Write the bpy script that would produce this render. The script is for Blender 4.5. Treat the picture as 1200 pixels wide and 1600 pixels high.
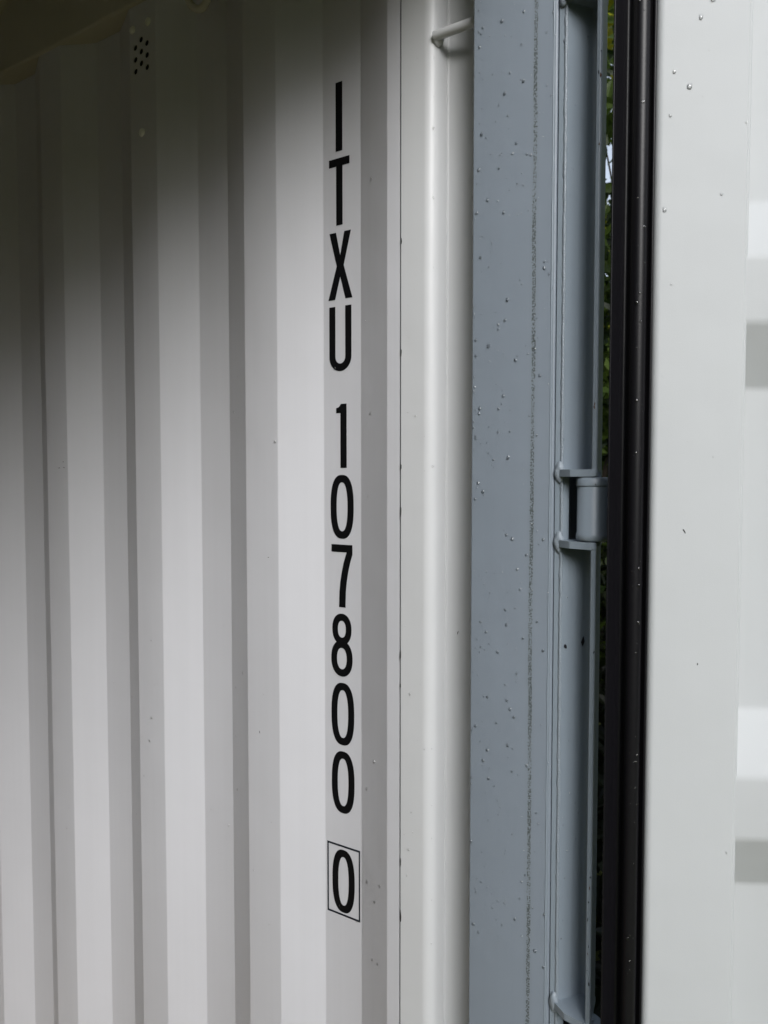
import bpy, bmesh, math, random
from mathutils import Vector, Matrix
random.seed(7)
sc = bpy.context.scene
for o in list(bpy.data.objects): bpy.data.objects.remove(o)
R = math.radians

# ------------------------------------------------------------------ camera, world, sun, exposure
EYE = 1.44                                   # lens height above the container floor (floor is z = 0)
YAW, PITCH = R(33.86), R(2.62)
cam = bpy.data.objects.new('camera', bpy.data.cameras.new('camera'))
sc.collection.objects.link(cam); sc.camera = cam
cam.location = (0.6136, 0.0, EYE)
fwd = Vector((-math.sin(YAW)*math.cos(PITCH), math.cos(YAW)*math.cos(PITCH), -math.sin(PITCH)))
cam.rotation_euler = fwd.to_track_quat('-Z', 'Y').to_euler()
cam.data.sensor_fit = 'VERTICAL'; cam.data.sensor_height = 36.0; cam.data.lens = 27.0
cam.data.clip_start = 0.02; cam.data.clip_end = 400
cam.data.dof.use_dof = True; cam.data.dof.focus_distance = 1.08; cam.data.dof.aperture_fstop = 9.0

SUN_DIR = Vector((1.0, -0.92, 0.84)).normalized()   # towards the bright part of the overcast sky
world = bpy.data.worlds.new("World"); sc.world = world; world.use_nodes = True
wn = world.node_tree; bg = wn.nodes['Background']
sky = wn.nodes.new('ShaderNodeTexSky'); sky.sky_type = 'NISHITA'; sky.sun_disc = False
sky.sun_elevation = math.asin(SUN_DIR.z); sky.sun_rotation = math.atan2(SUN_DIR.x, SUN_DIR.y)
sky.air_density = 1.0; sky.dust_density = 2.0; sky.ozone_density = 1.0
hs = wn.nodes.new('ShaderNodeHueSaturation'); hs.inputs['Saturation'].default_value = 0.5
wn.links.new(sky.outputs[0], hs.inputs['Color']); wn.links.new(hs.outputs[0], bg.inputs['Color'])
bg.inputs['Strength'].default_value = 0.115
sun = bpy.data.objects.new('sun', bpy.data.lights.new('sun', 'SUN')); sc.collection.objects.link(sun)
sun.data.energy = 1.5; sun.data.angle = R(33); sun.data.color = (0.965, 0.98, 1.0)
sun.rotation_euler = (-SUN_DIR).to_track_quat('-Z', 'Y').to_euler()
sc.view_settings.view_transform = 'Standard'; sc.view_settings.look = 'None'
sc.view_settings.exposure = 0.86; sc.view_settings.gamma = 1.0
sc.render.engine = 'CYCLES'
sc.cycles.max_bounces = 10; sc.cycles.diffuse_bounces = 5

# ------------------------------------------------------------------ materials
def mat(name):
    m = bpy.data.materials.new(name); m.use_nodes = True
    return m, m.node_tree, m.node_tree.nodes['Principled BSDF']
def node(nt, t, **kw):
    n = nt.nodes.new(t)
    for k, v in kw.items():
        if k in n.inputs: n.inputs[k].default_value = v
        else: setattr(n, k, v)
    return n
def ramp(nt, src, p0, p1, c0=(0,0,0,1), c1=(1,1,1,1)):
    r = nt.nodes.new('ShaderNodeValToRGB'); r.color_ramp.elements[0].position = p0; r.color_ramp.elements[1].position = p1
    r.color_ramp.elements[0].color = c0; r.color_ramp.elements[1].color = c1
    nt.links.new(src, r.inputs[0]); return r
def mixc(nt, fac, a, b):
    m = nt.nodes.new('ShaderNodeMix'); m.data_type = 'RGBA'
    for s, i in ((fac, 0), (a, 6), (b, 7)):
        if hasattr(s, 'links'): nt.links.new(s, m.inputs[i])
        else: m.inputs[i].default_value = s
    return m.outputs[2]
def math_(nt, op, a, b=None, clamp=False):
    m = nt.nodes.new('ShaderNodeMath'); m.operation = op; m.use_clamp = clamp
    for s, i in ((a, 0), (b, 1)):
        if s is None: continue
        if hasattr(s, 'links'): nt.links.new(s, m.inputs[i])
        else: m.inputs[i].default_value = s
    return m.outputs[0]

def paint(name, base, rough, peel=0.05, peel_scale=900, speck=0.0, dirt=(0.12,0.11,0.09), tint=0.04, dust_band=None, coat=0.0, spec=0.5):
    m, nt, b = mat(name)
    tc = node(nt, 'ShaderNodeTexCoord'); P = tc.outputs['Object']
    n1 = node(nt, 'ShaderNodeTexNoise', Scale=3.0, Detail=5.0, Roughness=0.6); nt.links.new(P, n1.inputs['Vector'])
    # vertical run-off streaks: stretched noise
    mp = node(nt, 'ShaderNodeMapping'); mp.inputs['Scale'].default_value = (90, 90, 1.6); nt.links.new(P, mp.inputs['Vector'])
    n2 = node(nt, 'ShaderNodeTexNoise', Scale=1.0, Detail=3.0); nt.links.new(mp.outputs[0], n2.inputs['Vector'])
    v = math_(nt, 'ADD', math_(nt, 'MULTIPLY', n1.outputs['Fac'], tint), math_(nt, 'MULTIPLY', n2.outputs['Fac'], tint*0.7))
    v = math_(nt, 'ADD', v, 1.0 - tint*0.85)
    hv = node(nt, 'ShaderNodeHueSaturation'); hv.inputs['Color'].default_value = (*base, 1); nt.links.new(v, hv.inputs['Value'])
    col = hv.outputs[0]
    if speck > 0:
        vo = node(nt, 'ShaderNodeTexVoronoi', Scale=75.0, Randomness=1.0); nt.links.new(P, vo.inputs['Vector'])
        sp = ramp(nt, vo.outputs['Distance'], 0.06, 0.11, (1,1,1,1), (0,0,0,1))
        wn_ = ramp(nt, vo.outputs['Color'], 1-speck, 1-speck+0.01)
        f = math_(nt, 'MULTIPLY', sp.outputs[0], wn_.outputs[0])
        col = mixc(nt, math_(nt, 'MULTIPLY', f, 0.75), col, (*dirt, 1))
    height = None
    if dust_band:
        cx, w, cov = dust_band
        sx = node(nt, 'ShaderNodeSeparateXYZ'); nt.links.new(P, sx.inputs[0])
        wv = node(nt, 'ShaderNodeTexNoise', Scale=7.0, Detail=2.0); nt.links.new(P, wv.inputs['Vector'])
        wob = math_(nt, 'MULTIPLY', math_(nt, 'SUBTRACT', wv.outputs['Fac'], 0.5), 0.004)
        d = math_(nt, 'ABSOLUTE', math_(nt, 'SUBTRACT', math_(nt, 'ADD', sx.outputs['X'], wob), cx))
        band = math_(nt, 'SUBTRACT', 1.0, math_(nt, 'DIVIDE', d, w), True)
        halo = math_(nt, 'SUBTRACT', 1.0, math_(nt, 'DIVIDE', d, w*2.2), True)
        n3 = node(nt, 'ShaderNodeTexNoise', Scale=560.0, Detail=3.0, Roughness=0.6); nt.links.new(P, n3.inputs['Vector'])
        n4 = node(nt, 'ShaderNodeTexNoise', Scale=9.0, Detail=3.0); nt.links.new(P, n4.inputs['Vector'])
        edge = math_(nt, 'MULTIPLY', math_(nt, 'MULTIPLY', band, 2.5, True), 0.24)
        s = math_(nt, 'ADD', math_(nt, 'ADD', edge, n3.outputs['Fac']), math_(nt, 'MULTIPLY', n4.outputs['Fac'], 0.30))
        sm = ramp(nt, s, 0.88-cov, 0.91-cov)
        col = mixc(nt, math_(nt, 'MULTIPLY', halo, 0.16), col, (0.12, 0.14, 0.11, 1))
        on = math_(nt, 'MULTIPLY', sm.outputs[0], math_(nt, 'GREATER_THAN', band, 0.001))
        col = mixc(nt, math_(nt, 'MULTIPLY', on, 0.72), col, (0.03, 0.036, 0.022, 1))
        height = sm.outputs[0]
    nt.links.new(col, b.inputs['Base Color'])
    nr = math_(nt, 'ADD', rough-0.06, math_(nt, 'MULTIPLY', n1.outputs['Fac'], 0.12)); nt.links.new(nr, b.inputs['Roughness'])
    n5 = node(nt, 'ShaderNodeTexNoise', Scale=float(peel_scale), Detail=2.0); nt.links.new(P, n5.inputs['Vector'])
    n6 = node(nt, 'ShaderNodeTexNoise', Scale=9.0, Detail=2.0); nt.links.new(P, n6.inputs['Vector'])
    bp = node(nt, 'ShaderNodeBump', Strength=1.0, Distance=0.0001*peel*20); nt.links.new(n5.outputs['Fac'], bp.inputs['Height'])
    bp2 = node(nt, 'ShaderNodeBump', Strength=1.0, Distance=0.0022); nt.links.new(n6.outputs['Fac'], bp2.inputs['Height'])
    nt.links.new(bp.outputs[0], bp2.inputs['Normal']); nt.links.new(bp2.outputs[0], b.inputs['Normal'])
    b.inputs['Specular IOR Level'].default_value = spec
    b.inputs['Coat Weight'].default_value = coat; b.inputs['Coat Roughness'].default_value = 0.15
    return m
M = {}
M['wall']  = paint('wall_paint', (0.565, 0.568, 0.595), 0.42, peel=0.05, speck=0.02, tint=0.07)
M['liner'] = paint('post_light_paint', (0.59, 0.60, 0.61), 0.42, peel=0.03, speck=0.03, tint=0.04)
M['door']  = paint('door_paint', (0.495, 0.512, 0.520), 0.5, spec=0.12, peel=0.05, speck=0.02, tint=0.03)
M['grey']  = paint('post_grey_paint', (0.240, 0.280, 0.328), 0.38, peel=0.10, peel_scale=1400, speck=0.012, dirt=(0.05,0.05,0.05), tint=0.07, dust_band=(0.2345, 0.0034, 0.0))
M['grey2'] = paint('hinge_grey_paint', (0.262, 0.312, 0.362), 0.34, peel=0.10, peel_scale=900, speck=0.09, dirt=(0.03,0.03,0.03), tint=0.10)
M['weld']  = paint('weld_grey_paint', (0.28, 0.325, 0.37), 0.30, peel=0.5, peel_scale=500, speck=0.0, tint=0.15)
M['rail']  = paint('rail_paint_olive_cast', (0.46, 0.44, 0.37), 0.45, peel=0.05, tint=0.1)  # olive cast of the dim interior mixed into the paint colour
def simple(name, col, rough, spec=0.5, bump=0.0, scale=200.0, var=0.15):
    m, nt, b = mat(name)
    tc = node(nt, 'ShaderNodeTexCoord'); P = tc.outputs['Object']
    n = node(nt, 'ShaderNodeTexNoise', Scale=scale, Detail=4.0); nt.links.new(P, n.inputs['Vector'])
    a = tuple(c*(1-var) for c in col)+(1,); c2 = tuple(min(1, c*(1+var)) for c in col)+(1,)
    nt.links.new(mixc(nt, n.outputs['Fac'], a, c2), b.inputs['Base Color'])
    b.inputs['Roughness'].default_value = rough; b.inputs['Specular IOR Level'].default_value = spec
    if bump:
        bp = node(nt, 'ShaderNodeBump', Strength=1.0, Distance=bump); nt.links.new(n.outputs['Fac'], bp.inputs['Height'])
        nt.links.new(bp.outputs[0], b.inputs['Normal'])
    return m
M['pale'] = simple('pale_plug', (0.80, 0.80, 0.72), 0.5)
M['rust'] = simple('rust', (0.10, 0.055, 0.03), 0.8, 0.2)
M['ink'] = simple('black_vinyl', (0.003, 0.003, 0.0035), 0.6, 0.12)
M['boxink'] = simple('black_thin_line', (0.008, 0.012, 0.02), 0.45, 0.3)
M['rubber'] = simple('black_rubber', (0.0055, 0.0052, 0.0068), 0.40, 0.34, 0.0001, 300, 0.3)
M['rubber_fin'] = simple('black_rubber_fin', (0.014, 0.013, 0.014), 0.55, 0.25, 0.0001, 300, 0.3)
M['seal'] = simple('dark_joint', (0.015, 0.014, 0.013), 0.7)
M['chip'] = simple('bare_dark_steel', (0.012, 0.012, 0.016), 0.6, 0.3)
M['floor'] = simple('floor_plywood', (0.19, 0.13, 0.045), 0.6, 0.3, 0.0005, 25, 0.4)
M['ground'] = simple('green_bounce_ground', (0.15, 0.165, 0.05), 0.8, 0.3, 0.01, 6, 0.5)  # unseen ground, made bright green to bounce olive light up the wall
M['bark'] = simple('bark', (0.05, 0.04, 0.03), 0.85, 0.2, 0.004, 40, 0.4)
def leafmat(name, c0, c1):
    m, nt, b = mat(name)
    gi = node(nt, 'ShaderNodeNewGeometry')
    r = ramp(nt, gi.outputs['Random Per Island'], 0.0, 1.0, (*c0, 1), (*c1, 1))
    nt.links.new(r.outputs[0], b.inputs['Base Color']); b.inputs['Roughness'].default_value = 0.45
    tr = node(nt, 'ShaderNodeBsdfTranslucent'); nt.links.new(r.outputs[0], tr.inputs['Color'])
    ms = node(nt, 'ShaderNodeMixShader'); ms.inputs[0].default_value = 0.5
    out = nt.nodes['Material Output']
    nt.links.new(b.outputs[0], ms.inputs[1]); nt.links.new(tr.outputs[0], ms.inputs[2]); nt.links.new(ms.outputs[0], out.inputs['Surface'])
    return m
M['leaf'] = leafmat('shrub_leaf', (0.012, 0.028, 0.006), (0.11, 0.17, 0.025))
M['under_leaf_shaded'] = leafmat('undergrowth_leaf_shaded', (0.006, 0.011, 0.003), (0.022, 0.030, 0.008))  # near-black leaf colour stands in for deep shade
M['wood_leaf'] = leafmat('woodland_leaf', (0.16, 0.18, 0.008), (0.31, 0.32, 0.025))  # yellow-green lifted so the trees throw olive light into the container
m, nt, b = mat('water'); nt.nodes.remove(b); out = nt.nodes['Material Output']      # thin beads: mostly clear, a little refraction, a glossy skin
tr = node(nt, 'ShaderNodeBsdfTransparent'); rf = node(nt, 'ShaderNodeBsdfRefraction', IOR=1.33, Roughness=0.0); gl = node(nt, 'ShaderNodeBsdfGlossy', Roughness=0.06)
m1 = node(nt, 'ShaderNodeMixShader'); m1.inputs[0].default_value = 0.15; m2 = node(nt, 'ShaderNodeMixShader')
fr = node(nt, 'ShaderNodeFresnel', IOR=1.5); f2 = math_(nt, 'ADD', math_(nt, 'MULTIPLY', fr.outputs[0], 1.0), 0.07, True)
nt.links.new(tr.outputs[0], m1.inputs[1]); nt.links.new(rf.outputs[0], m1.inputs[2]); nt.links.new(f2, m2.inputs[0])
nt.links.new(m1.outputs[0], m2.inputs[1]); nt.links.new(gl.outputs[0], m2.inputs[2]); nt.links.new(m2.outputs[0], out.inputs['Surface']); M['water'] = m

# ------------------------------------------------------------------ mesh helpers
def arc_fillet(pts, rads, closed=False, seg=6):
    """round the corners of a 2D polyline"""
    n = len(pts); out = []
    for i, p in enumerate(pts):
        r = rads[i] if isinstance(rads, (list, tuple)) else rads
        if (not closed and i in (0, n-1)) or r <= 0: out.append(tuple(p)); continue
        p = Vector(p); a = Vector(pts[(i-1) % n]); c = Vector(pts[(i+1) % n])
        u = (a-p); v = (c-p); lu, lv = u.length, v.length; u.normalize(); v.normalize()
        ang = math.acos(max(-1, min(1, u.dot(v))))
        if ang > math.pi-0.02: out.append(tuple(p)); continue
        t = min(r/math.tan(ang/2), lu*0.48, lv*0.48); rr = t*math.tan(ang/2)
        ctr = p + (u+v).normalized()*(rr/math.sin(ang/2))
        s = p+u*t-ctr; e = p+v*t-ctr
        a0 = math.atan2(s.y, s.x); a1 = math.atan2(e.y, e.x); d = (a1-a0+math.pi) % (2*math.pi)-math.pi
        for k in range(seg+1):
            q = a0+d*k/seg; out.append((ctr.x+rr*math.cos(q), ctr.y+rr*math.sin(q)))
    return out
def offset_poly(pts, t):
    """closed strip polygon: the polyline and its copy moved t to the left of travel"""
    off = []
    for i, p in enumerate(pts):
        a = Vector(pts[max(0, i-1)]); c = Vector(pts[min(len(pts)-1, i+1)]); d = (c-a).normalized()
        nrm = Vector((-d.y, d.x)); q = Vector(p)+nrm*t; off.append((q.x, q.y))
    return list(pts)+off[::-1]
def prism_bm(bm, poly, z0, z1, xf=None, caps=True):
    """closed 2D polygon extruded from z0 to z1; xf maps (u, v, w) to a point"""
    xf = xf or (lambda u, v, w: (u, v, w))
    area = sum(poly[i][0]*poly[(i+1) % len(poly)][1]-poly[(i+1) % len(poly)][0]*poly[i][1] for i in range(len(poly)))
    if area < 0: poly = poly[::-1]
    lo = [bm.verts.new(xf(p[0], p[1], z0)) for p in poly]; hi = [bm.verts.new(xf(p[0], p[1], z1)) for p in poly]
    n = len(poly)
    for i in range(n): bm.faces.new((lo[i], lo[(i+1) % n], hi[(i+1) % n], hi[i]))
    if caps: bm.faces.new(lo[::-1]); bm.faces.new(hi)
    return bm
def box_bm(bm, x0, x1, y0, y1, z0, z1, xf=None):
    return prism_bm(bm, [(x0, y0), (x1, y0), (x1, y1), (x0, y1)], z0, z1, xf)
def tube_bm(bm, pts, r, seg=14, squash=None):
    rings = []
    for i, p in enumerate(pts):
        p = Vector(p); d = (Vector(pts[min(i+1, len(pts)-1)])-Vector(pts[max(i-1, 0)])).normalized()
        a = d.cross(Vector((0.13, 0.27, 1))).normalized() if abs(d.z) < 0.95 else d.cross(Vector((1, 0, 0))).normalized()
        b_ = d.cross(a); rr = r[i] if isinstance(r, (list, tuple)) else r
        rings.append([bm.verts.new(p+(a*math.cos(2*math.pi*k/seg)+b_*math.sin(2*math.pi*k/seg))*rr) for k in range(seg)])
    for A, B in zip(rings, rings[1:]):
        for k in range(seg): bm.faces.new((A[k], A[(k+1) % seg], B[(k+1) % seg], B[k]))
    bm.faces.new(rings[0][::-1]); bm.faces.new(rings[-1])
    return bm
def blob_bm(bm, c, rx, ry, rz, jit=0.0, sub=3):
    g = bmesh.ops.create_icosphere(bm, subdivisions=sub, radius=1.0)
    ph = [random.uniform(0, 6) for _ in range(6)]
    for v in g['verts']:
        k = 1+jit*(math.sin(3*v.co.x+ph[0])*math.sin(3.5*v.co.z+ph[1])+0.6*math.sin(7*v.co.y+ph[2]+4*v.co.z))
        v.co = Vector((c[0]+v.co.x*rx*k, c[1]+v.co.y*ry*k, c[2]+v.co.z*rz*k))
def build(name, bm, material, parent=None, smooth=35, kind=None, label=None):
    bmesh.ops.recalc_face_normals(bm, faces=bm.faces)
    me = bpy.data.meshes.new(name); bm.to_mesh(me); bm.free()
    me.materials.append(material)
    if smooth:
        for p in me.polygons: p.use_smooth = True
        me.set_sharp_from_angle(angle=R(smooth))
    o = bpy.data.objects.new(name, me); sc.collection.objects.link(o)
    if parent:
        o.parent = parent
        o.matrix_parent_inverse = Matrix.Translation(-parent_origin(parent))
    if kind: o['kind'] = kind
    if label: o['label'] = label
    return o
def parent_origin(p):
    return p.location.copy() if p.parent is None else Vector((0, 0, 0))
def B(): return bmesh.new()

# ------------------------------------------------------------------ the shipping container
C = bpy.data.objects.new('shipping_container', None); sc.collection.objects.link(C)
C.location = (-2.8, -0.24, -0.16)
C['label'] = 'light grey corrugated shipping container with blue grey corner post and open white door'
C['category'] = 'shipping container'
YW, YF = 0.9222, 0.9566          # near and far faces of the corrugation
ZB, RAIL, ROOF = 0.0, EYE+0.838, 2.395
MIR = lambda y: -0.488-y         # the opposite side of the container

# corrugated side wall ------------------------------------------------
def corr_line():
    pts = [(0.0214, YW)]
    x = 0.0
    while x > -5.6:
        pts += [(x, YW), (x-0.0702, YF), (x-0.0702-0.0718, YF), (x-0.0702-0.0718-0.0665, YW)]
        x -= 0.278
    pts.append((x-0.02, YW))
    return pts
cl = corr_line()
poly = offset_poly(arc_fillet(cl, 0.0065, seg=4), -0.0018)
wall_bm = prism_bm(B(), poly, ZB-0.03, RAIL+0.03)
wall = build('side_wall', wall_bm, M['wall'], C)
# ventilation holes punched through one crest of the corrugation
cut = B()
HX = [-0.5405, -0.5250, -0.5095]
holes = [(HX[1], 0.7757), (HX[2], 0.7652), (HX[0], 0.7659), (HX[1], 0.7550), (HX[2], 0.7443), (HX[0], 0.7451), (HX[1], 0.7347), (HX[2], 0.7236), (HX[0], 0.7246)]
for hx, hz in holes:
    r = 0.0052; pl = [(hx+r*math.cos(k*math.pi/8), EYE+hz+r*math.sin(k*math.pi/8)) for k in range(16)]
    prism_bm(cut, pl, YW-0.02, YW+0.014, xf=lambda u, v, w: (u, w, v))
bmesh.ops.recalc_face_normals(cut, faces=cut.faces)
cm = bpy.data.meshes.new('cut'); cut.to_mesh(cm); cut.free()
co = bpy.data.objects.new('cut', cm); sc.collection.objects.link(co)
md = wall.modifiers.new('holes', 'BOOLEAN'); md.object = co; md.operation = 'DIFFERENCE'; md.solver = 'EXACT'
bpy.context.view_layer.update()
new = bpy.data.meshes.new_from_object(wall.evaluated_get(bpy.context.evaluated_depsgraph_get()))
wall.modifiers.clear(); wall.data = new; bpy.data.objects.remove(co)
for p in new.polygons: p.use_smooth = True
new.set_sharp_from_angle(angle=R(30))
# vent housing behind the holes
bm = B(); box_bm(bm, -0.552, -0.490, YF+0.012, YF+0.016, EYE+0.70, EYE+0.80)
box_bm(bm, -0.553, -0.5505, YW+0.004, YF+0.012, EYE+0.70, EYE+0.80); box_bm(bm, -0.4925, -0.490, YW+0.004, YF+0.012, EYE+0.70, EYE+0.80)
box_bm(bm, -0.5505, -0.4925, YW+0.004, YF+0.012, EYE+0.797, EYE+0.80); box_bm(bm, -0.5505, -0.4925, YW+0.004, YF+0.012, EYE+0.70, EYE+0.703)
build('vent_housing', bm, M['seal'], wall, smooth=0)
for rx, rz in [(-0.5473, 0.7988), (-0.5056, 0.7999), (-0.5251, 0.614)]:
    bm = B(); blob_bm(bm, (rx, YW, EYE+rz), 0.0075, 0.0036, 0.0075, 0.05, 2)
    build('rivet', bm, M['pale'], wall, smooth=60)

# lettering -----------------------------------------------------------
YT = YF-0.0006
def film(name, polys, material=M['ink'], label=None):
    """polys: list of closed outlines or (outer, inner) rings in (x, z)"""
    bm = B()
    for k, pl in enumerate(polys):
        y0 = YT-0.00015*k
        if isinstance(pl, tuple):
            outer, inner = pl; n = len(outer)
            vo = [bm.verts.new((x, y0, z)) for x, z in outer]; vi = [bm.verts.new((x, y0, z)) for x, z in inner]
            vo2 = [bm.verts.new((x, y0+0.0003, z)) for x, z in outer]; vi2 = [bm.verts.new((x, y0+0.0003, z)) for x, z in inner]
            for i in range(n):
                j = (i+1) % n
                bm.faces.new((vo[i], vo[j], vi[j], vi[i])); bm.faces.new((vo[i], vo2[i], vo2[j], vo[j]))
                bm.faces.new((vi[i], vi[j], vi2[j], vi2[i])); bm.faces.new((vo2[i], vi2[i], vi2[j], vo2[j]))
        else:
            prism_bm(bm, [(x, z) for x, z in pl], y0, y0+0.0003, xf=lambda u, v, w: (u, w, v))
    return build(name, bm, material, wall, smooth=0, label=label)
def superell(cx, cz, a, b_, n, N=72):
    out = []
    for i in range(N):
        t = 2*math.pi*i/N; c, s = math.cos(t), math.sin(t)
        out.append((cx+a*math.copysign(abs(c)**(2/n), c), cz+b_*math.copysign(abs(s)**(2/n), s)))
    return out
ST = 0.0116
def zero(cx, top, w=0.0446, h=0.0995):
    cz = top-h/2
    return [(superell(cx, cz, w/2, h/2, 2.55), superell(cx, cz, w/2-ST, h/2-ST, 2.35))]
def T(top): return EYE+top
# I
z1, z0 = T(0.6003), T(0.4975); film('letter', [[(-0.1170, z0), (-0.1045, z0), (-0.1045, z1), (-0.1170, z1)]], label='letter I')
# T
z1, z0 = T(0.4869), T(0.3860); xc = -0.1105
film('letter', [[(xc-0.0195, z1), (xc+0.0195, z1), (xc+0.0195, z1-0.0118), (xc+0.0062, z1-0.0118), (xc+0.0062, z0), (xc-0.0058, z0), (xc-0.0058, z1-0.0118), (xc-0.0195, z1-0.0118)]], label='letter T')
# X
z1, z0 = T(0.3754), T(0.2735); xc = -0.1090; zm = (z0+z1)/2; w = 0.0215; s = 0.0066
film('letter', [[(xc-w+0.001, z1), (xc-w+0.0135, z1), (xc, zm+0.0155), (xc+w-0.0135, z1), (xc+w-0.001, z1), (xc+s, zm),
     (xc+w+0.0015, z0), (xc+w-0.0115, z0), (xc, zm-0.0165), (xc-w+0.0115, z0), (xc-w-0.0015, z0), (xc-s, zm)]], label='letter X')
# U
z1, z0 = T(0.2628), T(0.1635); xc = -0.1092; w = 0.0212; r = w; ri = w-ST
pl = [(xc-w, z1)]+[(xc-w*math.cos(a), z0+r*1.05-r*1.05*math.sin(a)) for a in [k*math.pi/24 for k in range(25)]]+[(xc+w, z1), (xc+ri, z1)]
pl += [(xc+ri*math.cos(a), z0+r*1.05-(r*1.05-ST)*math.sin(a)) for a in [k*math.pi/24 for k in range(25)]]+[(xc-ri, z1)]
film('letter', [pl], label='letter U')
# 1
z1, z0 = T(0.1129), T(0.0140)
film('digit', [[(-0.1093, z0), (-0.0975, z0), (-0.0975, z1), (-0.1085, z1), (-0.1105, z1-0.003), (-0.1130, z1-0.0050), (-0.1175, z1-0.0062), (-0.1175, z1-0.0140), (-0.1093, z1-0.0140)]], label='digit 1')
film('digit', zero(-0.1066, T(0.0031)), label='digit 0 right below the 1')
# 7
z1, z0 = T(-0.1057), T(-0.2040)
cen = [(-0.0935, z1-0.0155), (-0.0975, z1-0.028), (-0.1010, z1-0.042), (-0.1040, z1-0.058), (-0.1058, z1-0.074), (-0.1066, z1-0.0985)]
left = [(x-0.0062, z) for x, z in cen]; right = [(x+0.0062, z) for x, z in cen]
left[0] = (-0.0980, z1-0.0118); right[0] = (-0.0868, z1-0.0150)
film('digit', [[(-0.1275, z1), (-0.0868, z1)]+right+left[::-1]+[(-0.1275, z1-0.0118)]], label='digit 7')
# 8
z1 = T(-0.2144); xc = -0.1076
film('digit', [(superell(xc, z1-0.0245, 0.0187, 0.0245, 2.2), superell(xc, z1-0.0245, 0.0187-0.0108, 0.0245-0.0112, 2.2)),
               (superell(xc, z1-0.0710, 0.0208, 0.0285, 2.2), superell(xc, z1-0.0710, 0.0208-0.0112, 0.0285-0.0116, 2.2))], label='digit 8')
film('digit', zero(-0.1062, T(-0.3240)), label='digit 0 right below the 8')
film('digit', zero(-0.1059, T(-0.4335)), label='digit 0, the second one below the 8')
film('digit', zero(-0.1056, T(-0.5925), 0.0440, 0.1020), label='digit 0 inside the thin box')
x0, x1, z0, z1, lw = -0.1378, -0.0731, T(-0.7001), T(-0.5853), 0.0025
film('digit_box', [([(x0, z0), (x1, z0), (x1, z1), (x0, z1)], [(x0+lw, z0+lw*1.2), (x1-lw, z0+lw*1.2), (x1-lw, z1-lw*1.2), (x0+lw, z1-lw*1.2)])], M['boxink'])

# rails, roof, floor, far walls ----------------------------------------
bm = B(); prism_bm(bm, arc_fillet([(YW-0.006, RAIL), (YW+0.052, RAIL), (YW+0.052, ROOF+0.03), (YW-0.006, ROOF+0.03)], 0.006, True), -5.6, 0.05, xf=lambda u, v, w: (w, u, v))
rail = build('top_rail', bm, M['rail'], C)
bm = B(); prism_bm(bm, arc_fillet([(MIR(YW+0.052), RAIL), (MIR(YW-0.006), RAIL), (MIR(YW-0.006), ROOF+0.03), (MIR(YW+0.052), ROOF+0.03)], 0.006, True), -5.6, 0.05, xf=lambda u, v, w: (w, u, v))
build('top_rail', bm, M['rail'], C)
bm = B()
# lashing ring hanging from the top rail
ring = []
ax = Vector((0.80, 0.0, 0.22)).normalized(); up = Vector((-0.15, -0.35, 0.92)).normalized(); ctr = Vector((-0.3560, YW-0.024, EYE+0.7620+0.030))
for k in range(33):
    a = 2*math.pi*k/32; ring.append(ctr+ax*0.0225*math.cos(a)+up*0.0275*math.sin(a))
tube_bm(bm, ring, 0.0062, 12)
build('lashing_ring', bm, M['rail'], rail, smooth=60)
bm = B(); box_bm(bm, -0.372, -0.340, YW-0.022, YW-0.0062, EYE+0.805, EYE+0.850); build('ring_bracket', bm, M['rail'], rail, smooth=0)
# roof: shallow corrugated steel sheet across the width
rp = []; x = 0.10
while x > -5.6:
    rp += [(x, ROOF), (x-0.09, ROOF), (x-0.105, ROOF+0.02), (x-0.195, ROOF+0.02)]; x -= 0.21
bm = B(); prism_bm(bm, offset_poly(rp, -0.002), MIR(YW)-0.05, YW+0.05, xf=lambda u, v, w: (u, w, v))
build('roof', bm, M['rail'], C, smooth=0)
# plywood floor boards
for k in range(5):
    bm = B(); box_bm(bm, 0.12-1.14*(k+1)+0.002, 0.12-1.14*k, MIR(YW)-0.0, YW, -0.028, 0.0); build('floor_board', bm, M['floor'], C, smooth=0)
bm = B(); box_bm(bm, -5.6, 0.26, MIR(YW)-0.05, YW+0.05, -0.16, -0.0285); build('floor_frame', bm, M['grey2'], C, smooth=0)
# opposite wall and front wall
poly2 = [(x, MIR(y)) for x, y in poly]
bm = prism_bm(B(), poly2, ZB-0.03, RAIL+0.03); build('side_wall', bm, M['wall'], C)
ep = []; y = MIR(YW)
while y < YW-0.2:
    ep += [(-5.60, y), (-5.60, y+0.11), (-5.645, y+0.125), (-5.645, y+0.235)]; y += 0.25
ep.append((-5.60, YW))
bm = prism_bm(B(), offset_poly(ep, 0.002), ZB-0.03, RAIL+0.08); build('front_wall', bm, M['wall'], C)
# door header and sill
bm = B(); box_bm(bm, 0.105, 0.335, MIR(0.893), 0.893, 2.262, 2.50); build('door_header', bm, M['grey2'], C, smooth=0)
bm = B(); box_bm(bm, 0.1205, 0.275, MIR(0.895), 0.895, -0.155, 0.006); build('door_sill', bm, M['grey2'], C, smooth=0)

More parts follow.
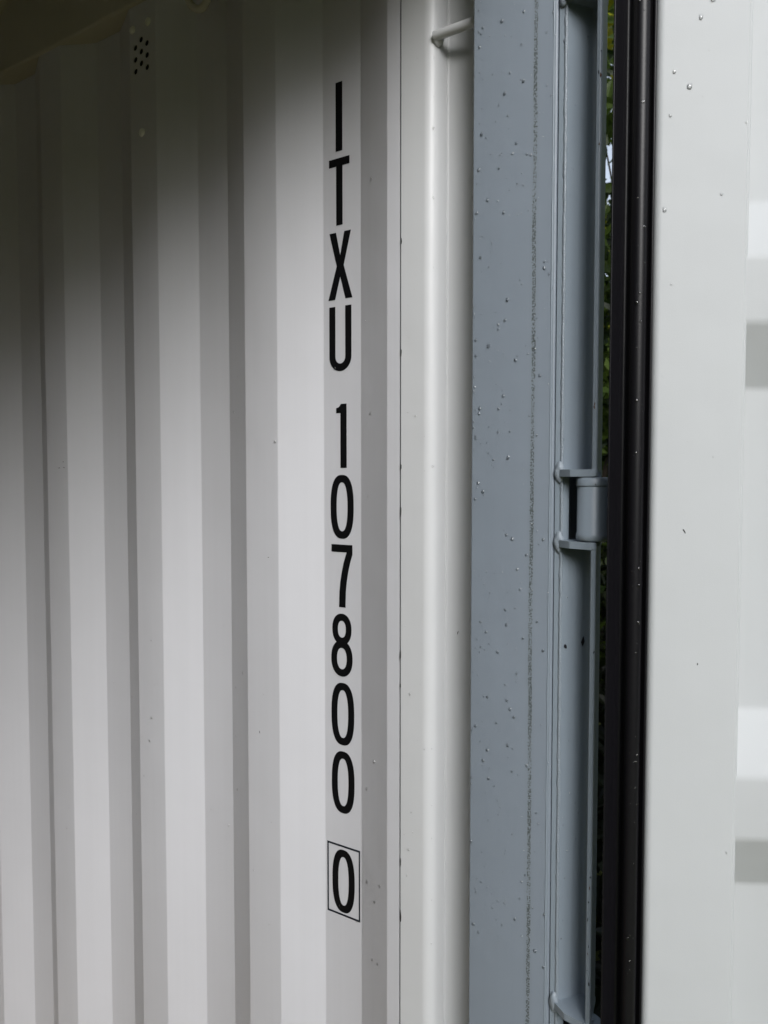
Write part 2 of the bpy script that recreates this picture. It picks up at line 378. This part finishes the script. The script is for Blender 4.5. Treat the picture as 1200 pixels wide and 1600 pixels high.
# ------------------------------------------------------------------ corner post
PZ0, PZ1 = -0.15, 2.50
def make_post(mirror):
    fy = (lambda y: MIR(y)) if mirror else (lambda y: y)
    xf = lambda u, v, w: (u, fy(v), w)
    web = arc_fillet([(0.1493, 0.9500), (0.1493, 0.8950), (0.2625, 0.8950), (0.2625, 0.9500), (0.2565, 0.9500), (0.2565, 0.9010), (0.1573, 0.9010), (0.1573, 0.9500)],
                     [0, 0.0028, 0.0035, 0, 0, 0.003, 0.003, 0], True)
    post = build('corner_post', prism_bm(B(), web, PZ0, PZ1, xf), M['grey'], C)
    # light painted inner section: flat, outward bend, hollow
    ln = arc_fillet([(0.0249, 0.9205), (0.0745, 0.9205), (0.0822, 0.9500), (0.1120, 0.9570), (0.1490, 0.9575)], [0, 0.018, 0.0050, 0.03, 0], seg=10)
    build('post_liner', prism_bm(B(), offset_poly(ln, 0.004), PZ0+0.15, PZ1-0.11, xf), M['liner'], post)
    bm = B(); box_bm(bm, 0.008, 0.060, 0.9265, 0.9295, PZ0+0.15, PZ1-0.2, xf); build('joint_strip', bm, M['seal'], post, smooth=0)
    # outer case of the post (encloses the hinge recess)
    bm = B(); box_bm(bm, 0.10, 0.284, 0.985, 0.991, PZ0, PZ1, xf); prism_bm(bm, [(0.2845, 0.9845), (0.2875, 0.9340), (0.2915, 0.9340), (0.2885, 0.9845)], PZ0, PZ1, xf); box_bm(bm, 0.10, 0.1485, 0.9625, 0.985, PZ0, PZ1, xf)
    build('post_back', bm, M['grey2'], post, smooth=0)
    return post
post = make_post(False); post2 = make_post(True)

# hinge recess plate: a J section, cut away at every hinge
TIPX0, TIPX1, TIPY = 0.3160, 0.3222, 0.8770
J = [(0.2642, 0.8958), (0.2728, 0.8966), (0.2950, 0.9270), (0.3045, 0.9270), (TIPX0, TIPY), (TIPX1, TIPY), (0.3100, 0.9330), (0.2920, 0.9330), (0.2690, 0.902), (0.2645, 0.902)]
JR = [0, 0.0035, 0.009, 0.005, 0.0010, 0.0026, 0.006, 0.005, 0, 0]
JC = [(0.2642, 0.8958), (0.2728, 0.8966), (0.2795, 0.9035), (0.2760, 0.9075), (0.2690, 0.902), (0.2645, 0.902)]
LUG_T = 0.0085
HINGES = [0.655, 0.0088, -0.6560, -1.25]     # top face of each upper lug, relative to the eye
KN = 0.0770                                   # clear height between two lugs
edges_z = [PZ1-0.05]
for h in HINGES: edges_z += [EYE+h-0.001, EYE+h-LUG_T-KN-0.002]
edges_z.append(PZ0+0.02)
for i in range(0, len(edges_z), 2):
    z1, z0 = edges_z[i], edges_z[i+1]
    p = J
    build('hinge_guard', prism_bm(B(), arc_fillet(p, JR, True), z0, z1), M['grey2'], post)
    if i+2 < len(edges_z):
        build('hinge_guard', prism_bm(B(), arc_fillet(JC, [0, 0.0035, 0.001, 0, 0, 0], True), edges_z[i+2], z0), M['grey2'], post)
# weld seams running down the post
def seam(x, y, r, z0, z1, step=0.006):
    bm = B(); pts = []; rr = []; z = z0
    while z < z1:
        pts.append((x+random.uniform(-1, 1)*r*0.12, y+random.uniform(-1, 1)*r*0.10, z)); rr.append(r*random.uniform(0.86, 1.12)); z += step
    tube_bm(bm, pts, rr, 8); return bm
build('weld_seam', seam(0.2722, 0.8972, 0.0023, 0.3, 2.4), M['weld'], post, smooth=60)
build('weld_seam', seam(0.0822, 0.9492, 0.0011, 0.4, 2.3), M['liner'], post, smooth=60)
build('weld_seam', seam(0.2575, 0.8958, 0.0013, 0.3, 2.4, 0.02), M['grey2'], post, smooth=60)

LP = [(0.2695, 0.9030), (0.2705, 0.8920), (0.2890, 0.8795), (0.3150, 0.8755), (0.3222, 0.8765), (0.3105, 0.9320), (0.2920, 0.9335)]
LR = [0, 0.001, 0.004, 0.003, 0.005, 0, 0]
def make_lug(ztop, bias):
    bm = prism_bm(B(), arc_fillet(LP, LR, True, 4), ztop-LUG_T, ztop)
    es = [e for e in bm.edges if abs(e.verts[0].co.z-e.verts[1].co.z) < 1e-6]
    bmesh.ops.bevel(bm, geom=es, offset=0.0009, segments=2, affect='EDGES')
    lug = build('hinge_lug', bm, M['grey2'], post, smooth=40)
    bm = B(); blob_bm(bm, (0.2700, 0.8955, ztop-LUG_T/2+0.0015), 0.0062, 0.0046, 0.0125, 0.10, 3); build('weld_bead', bm, M['weld'], lug, smooth=60)
    bm = B(); blob_bm(bm, (0.3185, 0.8800, ztop-LUG_T/2+bias*0.002), 0.0036, 0.0036, 0.0062, 0.05, 3); build('weld_bead', bm, M['grey2'], lug, smooth=60)
    return lug
for h in HINGES:
    make_lug(EYE+h, 1); make_lug(EYE+h-LUG_T-KN, -1)

# lashing bar across the hollow of the post, one per level
AX, AY = 0.3120, 0.9010                      # hinge axis
for i, lz in enumerate([0.5950, -0.42+0.0-0.55, 0.95-0.30+0.10]):
    if i == 1: lz = -0.98
    if i == 2: continue
    bm = B(); tube_bm(bm, [(0.0760, 0.9240, EYE+lz), (0.1496, 0.9250, EYE+lz+0.0005)], 0.0064, 20)
    bar = build('lashing_bar', bm, M['liner'], post, smooth=50)
    bm = B(); blob_bm(bm, (0.0780, 0.9305, EYE+lz-0.001), 0.0075, 0.0090, 0.0105, 0.03, 3)
    build('weld_bead', bm, M['liner'], bar, smooth=60)

# ------------------------------------------------------------------ the door leaf, swung open 120 degrees
TH = R(120.0)
dv = Vector((math.sin(TH), -math.cos(TH), 0)); nv = Vector((-math.cos(TH), -math.sin(TH), 0))
A0 = Vector((0.3120, 0.8940, 0))+nv*0.058
def dxf(u, v, w):                             # door space: u along the leaf, v out of the inner face, w up
    q = A0+dv*u+nv*v; return (q.x, q.y, w)
DZ0, DZ1 = 0.03, 2.26
def ring_profile(u0, u1, v0, v1, r): return arc_fillet([(u0, v0), (u1, v0), (u1, v1), (u0, v1)], r, True)
stile = prism_bm(B(), arc_fillet([(0.0515, -0.050), (0.1490, -0.050), (0.1490, 0.0), (0.0515, 0.0)], [0.004, 0.002, 0.0035, 0.0075], True, 8), DZ0, DZ1, dxf)
door = build('door', stile, M['door'], C, label='white open door leaf with horizontal corrugations')
bm = B(); prism_bm(bm, ring_profile(1.10, 1.17, -0.05, 0.0, 0.006), DZ0, DZ1, dxf); build('door_stile', bm, M['door'], door)
for a, b_ in ((DZ0, DZ0+0.10), (DZ1-0.10, DZ1)):
    bm = B(); prism_bm(bm, [(0.1495, -0.049), (1.0995, -0.049), (1.0995, -0.001), (0.1495, -0.001)], a, b_, dxf); build('door_rail', bm, M['door'], door, smooth=0)
# horizontally corrugated panel
bN, bF, sl, flat = -0.004, -0.040, 0.0685, 0.0695
rows = []
for top in (EYE+0.3071-0.5775*-1, EYE+0.3071, EYE-0.2680, EYE-0.2680-0.577, DZ0+0.10-1):
    if top < 0.4: continue
    rows += [(bF, top), (bN, top-sl), (bN, top-sl-flat), (bF, top-2*sl-flat)]
rows = [(bF, DZ1-0.10)]+rows+[(bF, DZ0+0.10)]
pp = offset_poly(arc_fillet(rows, 0.020, seg=7), 0.002)
bm = B(); prism_bm(bm, pp, 0.1492, 1.0998, xf=lambda u, v, w: dxf(w, u, v)); build('door_panel', bm, M['door'], door)
bm = B(); pts = []; z = DZ0+0.1
while z < DZ1-0.1:
    q = dxf(0.1492, -0.0042, z); pts.append((q[0], q[1], z)); z += 0.02
tube_bm(bm, pts, 0.0024, 8); build('sealant_bead', bm, M['door'], door, smooth=60)
# gasket: thin fin reaching past the post edge, hollow bulb, foot against the stile
gk = [(0.0513, -0.030), (0.0513, -0.0045), (0.0490, -0.0050), (0.0470, -0.0120), (0.0450, -0.0125)]
bulb = [(0.0362+0.0086*math.cos(a), -0.0065+0.0085*math.sin(a)) for a in [R(-14+k*15.5) for k in range(15)]]
gk += bulb
gk += [(0.0262, -0.0200), (0.0185, -0.0150), (0.0058, 0.0000), (0.0044, -0.0010), (0.0150, -0.0180), (0.0220, -0.0260), (0.0330, -0.030)]
bm = prism_bm(B(), arc_fillet(gk, [0,0.002,0.002,0.002,0.001]+[0]*15+[0.003,0.008,0.0006,0.0006,0.004,0.004,0], True, 4), DZ0, DZ1, dxf)
gasket = build('gasket', bm, M['rubber'], door, smooth=40, label='black rubber door gasket')
# second leg of the gasket along the outer edge of the leaf
bm = prism_bm(B(), [(0.0513, -0.048), (0.0513, -0.0355), (0.0300, -0.0360), (0.0120, -0.0300), (0.0115, -0.0320), (0.0300, -0.0400)], DZ0, DZ1, dxf)
build('gasket', bm, M['rubber_fin'], door, smooth=40)
# hinge knuckles with their blades
for h in HINGES:
    zt = EYE+h-LUG_T-0.0008; zb = zt-KN+0.0020; r = 0.0196
    prof = [(0.0, zb), (r-0.002, zb), (r, zb+0.002), (r, zb+0.0085), (r-0.0010, zb+0.0095), (r-0.0012, zt-0.0118), (r-0.0018, zt-0.0108), (r, zt-0.0098), (r, zt-0.002), (r-0.002, zt), (0.0, zt)]
    bm = B(); seg = 40; rings = []
    for pr, pz in prof[1:-1]:
        rings.append([bm.verts.new((AX+pr*math.cos(2*math.pi*k/seg), AY-0.006+pr*math.sin(2*math.pi*k/seg), pz)) for k in range(seg)])
    for a, b_ in zip(rings, rings[1:]):
        for k in range(seg): bm.faces.new((a[k], a[(k+1) % seg], b_[(k+1) % seg], b_[k]))
    bm.faces.new(rings[0][::-1]); bm.faces.new(rings[-1])
    kn = build('hinge_knuckle', bm, M['grey2'], door, smooth=45)
    bm = B(); box_bm(bm, 0.008, 0.20, -0.062, -0.0515, zb+0.002, zt-0.002, dxf); build('hinge_blade', bm, M['grey2'], door, smooth=0)
    bm = B(); tube_bm(bm, [(AX, AY-0.006, zb-0.006), (AX, AY-0.006, zt+0.006)], 0.009, 20); build('hinge_pin', bm, M['grey2'], door, smooth=50)

# ------------------------------------------------------------------ rain drops and small marks
def drops(name, parent, spots, material=M['water'], flat_=0.72):
    """spots: (origin, normal, radius, stretch)"""
    bm = B()
    for o, n, r, st in spots:
        n = Vector(n).normalized(); t = Vector((0, 0, 1)); s = n.cross(t).normalized(); rot = random.uniform(-0.35, 0.35)
        t2 = t*math.cos(rot)+s*math.sin(rot); s2 = s*math.cos(rot)-t*math.sin(rot)
        top = None; rings = []
        for q in (0.0, 0.3, 0.62, 0.86, 1.0):
            rad = math.sqrt(max(0, 1-q*q)); row = []
            for k in range(12):
                a = 2*math.pi*k/12
                e = 1+0.10*math.sin(2*a+o[2]*900)+0.07*math.sin(3*a+o[0]*1700)
                row.append(Vector(o)+s2*(r*rad*e*math.cos(a))+t2*(r*st*rad*e*math.sin(a)-r*0.18*q)+n*(r*flat_*q-0.00015))
            rings.append(row)
        rv = [[bm.verts.new(p) for p in row] for row in rings[:-1]]
        for a, b_ in zip(rv, rv[1:]):
            for k in range(12): bm.faces.new((a[k], a[(k+1) % 12], b_[(k+1) % 12], b_[k]))
        cap = bm.verts.new(Vector(o)+n*(r*flat_))
        for k in range(12): bm.faces.new((rv[-1][k], rv[-1][(k+1) % 12], cap))
        bm.faces.new(rv[0][::-1])
    return build(name, bm, material, parent, smooth=80, kind='stuff')
def rr(lo, hi, p=2.2): return lo+(hi-lo)*random.random()**p
sp = []
for i in range(330):
    x = 0.1515+0.108*random.random()**1.35; z = EYE+random.uniform(-0.62, 0.60)
    sp.append(((x, 0.8950, z), (0, -1, 0), rr(0.0008, 0.0023, 2.6), random.uniform(1.0, 1.4)))
drops('water_drops', post, sp)
sp = []
for i in range(60):
    f_ = random.random()
    if f_ < 0.4: x, y, n = random.uniform(0.03, 0.066), 0.9205, (0, -1, 0)
    elif f_ < 0.6: x, y, n = 0.0742, 0.9255, (0.8, -0.6, 0)
    else: x = random.uniform(0.112, 0.145); y, n = 0.9572, (0, -1, 0)
    sp.append(((x, y, EYE+random.uniform(-0.7, 0.65)), n, rr(0.0007, 0.0017), random.uniform(1.0, 1.3)))
drops('water_drops', post, sp)
sp = []
for i in range(70):
    per = random.choice([0, 0, 0, 1, 1, 2]); f_ = random.random(); z = EYE-0.75+1.2*random.random()**1.3; xb = -0.278*per
    if f_ < 0.35: x = xb-random.uniform(0.02, 0.06); t = (xb-x)/0.0702; y = YW+(YF-YW)*t; n = (-0.44, -0.9, 0)
    elif f_ < 0.6: x = xb-random.uniform(0.075, 0.14); y = YF; n = (0, -1, 0)
    else: x = xb-random.uniform(0.212, 0.272); y = YW; n = (0, -1, 0)
    sp.append(((x, y, z), n, rr(0.0006, 0.0024), 1.25))
sp += [((-0.0190, YW+0.0190*0.49, EYE-0.614), (-0.44, -0.9, 0), 0.0021, 1.3), ((-0.0335, YW+0.0335*0.49, EYE-0.646), (-0.44, -0.9, 0), 0.0020, 1.3), ((-0.0255, YW+0.0255*0.49, EYE-0.738), (-0.44, -0.9, 0), 0.0018, 1.3)]
drops('water_drops', wall, sp)
sp = []
def dpt(a, b_, z): q = dxf(a, b_, 0); return (q[0], q[1], z)
for a, z, r in [(0.1085, 0.540, .0026), (0.0960, 0.522, .0024), (0.0855, 0.450, .0030), (0.0690, 0.466, .0020), (0.0610, 0.320, .0024), (0.0655, 0.420, .0018), (0.1210, 0.335, .0015), (0.050+0.02, 0.24, .0014)]:
    sp.append((dpt(a, 0.0, EYE+z-0.03), nv, r*0.95, 1.35))
for a, z, r in [(0.1570, 0.560, .0026), (0.1660, 0.545, .0020), (0.1730, 0.505, .0027), (0.1620, 0.440, .0028), (0.1680, 0.575, .002)]:
    sp.append((dpt(a, bF, EYE+z-0.03), nv, r, 1.3))
for i in range(24): sp.append((dpt(random.uniform(0.060, 0.150), 0.0, EYE+random.uniform(-0.65, 0.55)), nv, rr(0.0004, 0.0012), 1.2))
drops('water_drops', door, sp)
sp = []
for i in range(70):
    a = random.choice([R(100), R(75), R(60), R(120)])+random.uniform(-0.2, 0.2); z = EYE+random.uniform(-0.65, 0.62)
    q = (0.0362+0.0086*math.cos(a), -0.0065+0.0085*math.sin(a)); nn = nv*math.sin(a)+dv*math.cos(a)
    sp.append((dpt(q[0], q[1], z), nn, rr(0.0005, 0.0018), 1.2))
drops('water_drops', door, sp, flat_=0.7)
sp = []
for i in range(60):
    t = random.random(); x = 0.2735+0.0235*t; y = 0.8965+0.029*t
    sp.append(((x, y, EYE+random.uniform(-0.62, 0.6)), (0.76, -0.64, 0), rr(0.0004, 0.0012), 1.2))
drops('water_drops', post, sp)
# paint chips and scuffs
def chip(parent, c, n, w, h, tilt, material):
    n = Vector(n).normalized(); t = Vector((0, 0, 1)); s = t.cross(n).normalized()
    bm = B(); k = 9; vs = []; vs2 = []
    for i in range(k):
        a = 2*math.pi*i/k; e = random.uniform(0.6, 1.15); u, v = w*e*math.cos(a), h*e*math.sin(a)
        u, v = u*math.cos(tilt)-v*math.sin(tilt), u*math.sin(tilt)+v*math.cos(tilt)
        p = Vector(c)+s*u+t*v; vs.append(bm.verts.new(p+n*0.0003)); vs2.append(bm.verts.new(p-n*0.0002))
    bm.faces.new(vs); bm.faces.new(vs2[::-1])
    for i in range(k): bm.faces.new((vs[i], vs2[i], vs2[(i+1) % k], vs[(i+1) % k]))
    return build('paint_chip', bm, material, parent, smooth=0)
nj = (0.76, -0.64, 0)
chip(post, (0.2775, 0.9012, EYE-0.2085), nj, 0.0020, 0.0030, 0.2, M['chip'])
chip(post, (0.2930, 0.9195, EYE-0.2030), nj, 0.0022, 0.0060, -0.15, M['chip'])
chip(post, (0.2672, 0.8967, EYE-0.0640), (0, -1, 0), 0.0008, 0.0023, -0.3, M['chip'])
chip(post, (0.2685, 0.8965, EYE+0.5180), (0, -1, 0), 0.0006, 0.0060, 0.3, M['chip'])
chip(post, (0.1000, 0.9530, EYE-0.2200), (0.2, -1, 0), 0.0006, 0.0030, -0.35, M['seal'])
chip(wall, (-0.1960, YW+(0.028*0.5), EYE-0.668), (0.44, -0.9, 0), 0.0030, 0.0010, 0.4, M['seal'])
chip(wall, (-0.1780, YW+0.024, EYE-0.175), (0.44, -0.9, 0), 0.0016, 0.0007, 0.1, M['seal'])
chip(door, dpt(0.0880, 0, EYE-0.060), nv, 0.0007, 0.0030, 0.5, M['seal'])
chip(door, dpt(0.1050, 0, EYE-0.2080), nv, 0.0008, 0.0012, 0, M['seal'])

for i in range(16):
    chip(post, (random.uniform(0.3170, 0.3212), TIPY, EYE+random.choice([random.uniform(-0.62, -0.42), random.uniform(-0.3, 0.5)])), (0, -1, 0), random.uniform(0.0004, 0.0011), random.uniform(0.0008, 0.0030), random.uniform(-.3, .3), random.choice([M['rust'], M['chip']]))
for x, dz, w, h, t in [(-0.5150-0.278, 0.018, 0.0040, 0.0008, 0.1), (-0.4990-0.278, 0.0185, 0.0025, 0.0008, -0.2), (-0.5010-0.278, 0.0300, 0.0012, 0.0012, 0.0), (-0.2300, -0.130, 0.0012, 0.0007, 0.2), (-0.2520, -0.420, 0.0006, 0.0022, 0.1), (-0.5200, -0.300, 0.0014, 0.0005, 0.4)]:
    chip(wall, (x, YW, EYE+dz), (0, -1, 0), w, h, t, M['seal'])

for dz, h in [(0.175, 0.0060), (0.015, 0.0040), (-0.050, 0.0085), (-0.255, 0.0075), (-0.300, 0.0040), (-0.560, 0.0060), (-0.640, 0.0110), (0.330, 0.0040)]:
    chip(post, (0.0247+random.uniform(-0.0003, 0.0005), 0.9203, EYE+dz), (0, -1, 0), 0.0011, h, random.uniform(-.05, .05), M['seal'])

# ------------------------------------------------------------------ ground and greenery
bm = B(); v = [bm.verts.new(p) for p in ((-120, -120, -0.162), (120, -120, -0.162), (120, 120, -0.162), (-120, 120, -0.162))]; bm.faces.new(v)
g = build('ground', bm, M['ground'], None, smooth=0); g['kind'] = 'structure'

def leaf(verts, faces, p, n, up, L, W):
    n = n.normalized(); u = (up-n*up.dot(n)).normalized(); s = n.cross(u); b0 = len(verts)
    for a, b_, c in ((0, 0, 0), (0.3, 0.5, 0.08), (0.7, 0.38, 0.05), (1, 0, -0.05), (0.7, -0.38, 0.05), (0.3, -0.5, 0.08)):
        verts.append(p+u*(a*L)+s*(b_*W)+n*(c*L))
    faces.append((b0, b0+1, b0+2, b0+3)); faces.append((b0, b0+3, b0+4, b0+5))
def foliage(name, verts, faces, material, parent=None):
    me = bpy.data.meshes.new(name); me.from_pydata([tuple(v) for v in verts], [], faces); me.materials.append(material)
    o = bpy.data.objects.new(name, me); sc.collection.objects.link(o)
    if parent: o.parent = parent; o.matrix_parent_inverse = Matrix.Translation(-parent_origin(parent))
    return o
def rnd(): return Vector((random.gauss(0, 1), random.gauss(0, 1), random.gauss(0, 1))).normalized()
# the tall shrub seen through the slit between post and door
S = bpy.data.objects.new('shrub', None); sc.collection.objects.link(S); S.location = (-0.45, 3.3, -0.16)
S['label'] = 'dark green leafy shrub glimpsed through the slit between corner post and open door'; S['category'] = 'shrub'
V, F = [], []; trunks = B()
GO = Vector((0.6136, 0, EYE)); GD = Vector((-0.3265, 1.0086, 0.4022)).normalized()   # a small opening between the leaves
def in_gap(p, r):
    q = p-GO; return (q-GD*q.dot(GD)).length < r
for k in range(20):
    base = Vector((-0.50+random.uniform(-0.45, 0.45), 3.5+random.uniform(-0.3, 0.7), -0.16)); p = base.copy(); d = Vector((random.uniform(-.25, .25), random.uniform(-.2, .2), 1)).normalized(); pts = [p.copy()]; rad = [0.022]
    for j in range(14):
        d = (d+rnd()*0.16+Vector((0, 0, 0.05))).normalized(); p = p+d*0.27; pts.append(p.copy()); rad.append(max(0.003, 0.022*(1-j/15)))
        if j > 1:
            for q in range(75):
                o_ = p+rnd()*random.uniform(0.03, 0.45)
                if in_gap(o_, 0.082) and random.random() < 0.94: continue
                leaf(V, F, o_, rnd()+Vector((0, -0.3, 0.5)), rnd()+Vector((0, 0, -0.3)), random.uniform(0.05, 0.095), random.uniform(0.03, 0.05))
    tube_bm(trunks, pts, rad, 6)
build('stem', trunks, M['bark'], S, smooth=60)
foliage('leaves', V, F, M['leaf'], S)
# undergrowth between the container and the shrub, deep shade put into its leaf colour
V, F = [], []
for i in range(14000):
    p = Vector((random.uniform(-1.1, 0.7), random.uniform(1.35, 3.2), 0)); top = 0.45+0.62*(p.y-1.3)+0.12*math.sin(p.x*9)
    p.z = -0.16+top*random.random()**0.7; leaf(V, F, p, rnd()+Vector((0, -0.2, 0.9)), rnd(), random.uniform(0.04, 0.08), random.uniform(0.02, 0.045))
u = foliage('undergrowth', V, F, M['under_leaf_shaded']); u['kind'] = 'stuff'; u['label'] = 'undergrowth low behind the open door hinge side, leaves coloured dark as deep shade'; u['category'] = 'undergrowth'
# woodland all round the yard
V, F = [], []
N = 52000
for i in range(N):
    a = random.uniform(0, 2*math.pi); hgt = 4.9+1.1*math.sin(a*5+1)+0.8*math.sin(a*11)+0.5*math.sin(a*23)+5.0*math.exp(-((a-1.68)/0.25)**2)
    z = hgt*random.random()**0.8; bulge = 0.8*math.sin(a*17+z)+0.6*math.sin(z*3+a*9)
    rad = 9.5+bulge+random.uniform(0, 2.2)
    p = Vector((rad*math.cos(a)-1.5, rad*math.sin(a), z-0.2))
    if in_gap(p, 0.62): continue
    leaf(V, F, p, rnd()+Vector((-math.cos(a), -math.sin(a), 0.5))*0.8, rnd(), random.uniform(0.25, 0.5), random.uniform(0.18, 0.34))
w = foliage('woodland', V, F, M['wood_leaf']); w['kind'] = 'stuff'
w['label'] = 'mass of leafy woodland around the yard, leaves brightened to throw green light'; w['category'] = 'woodland'
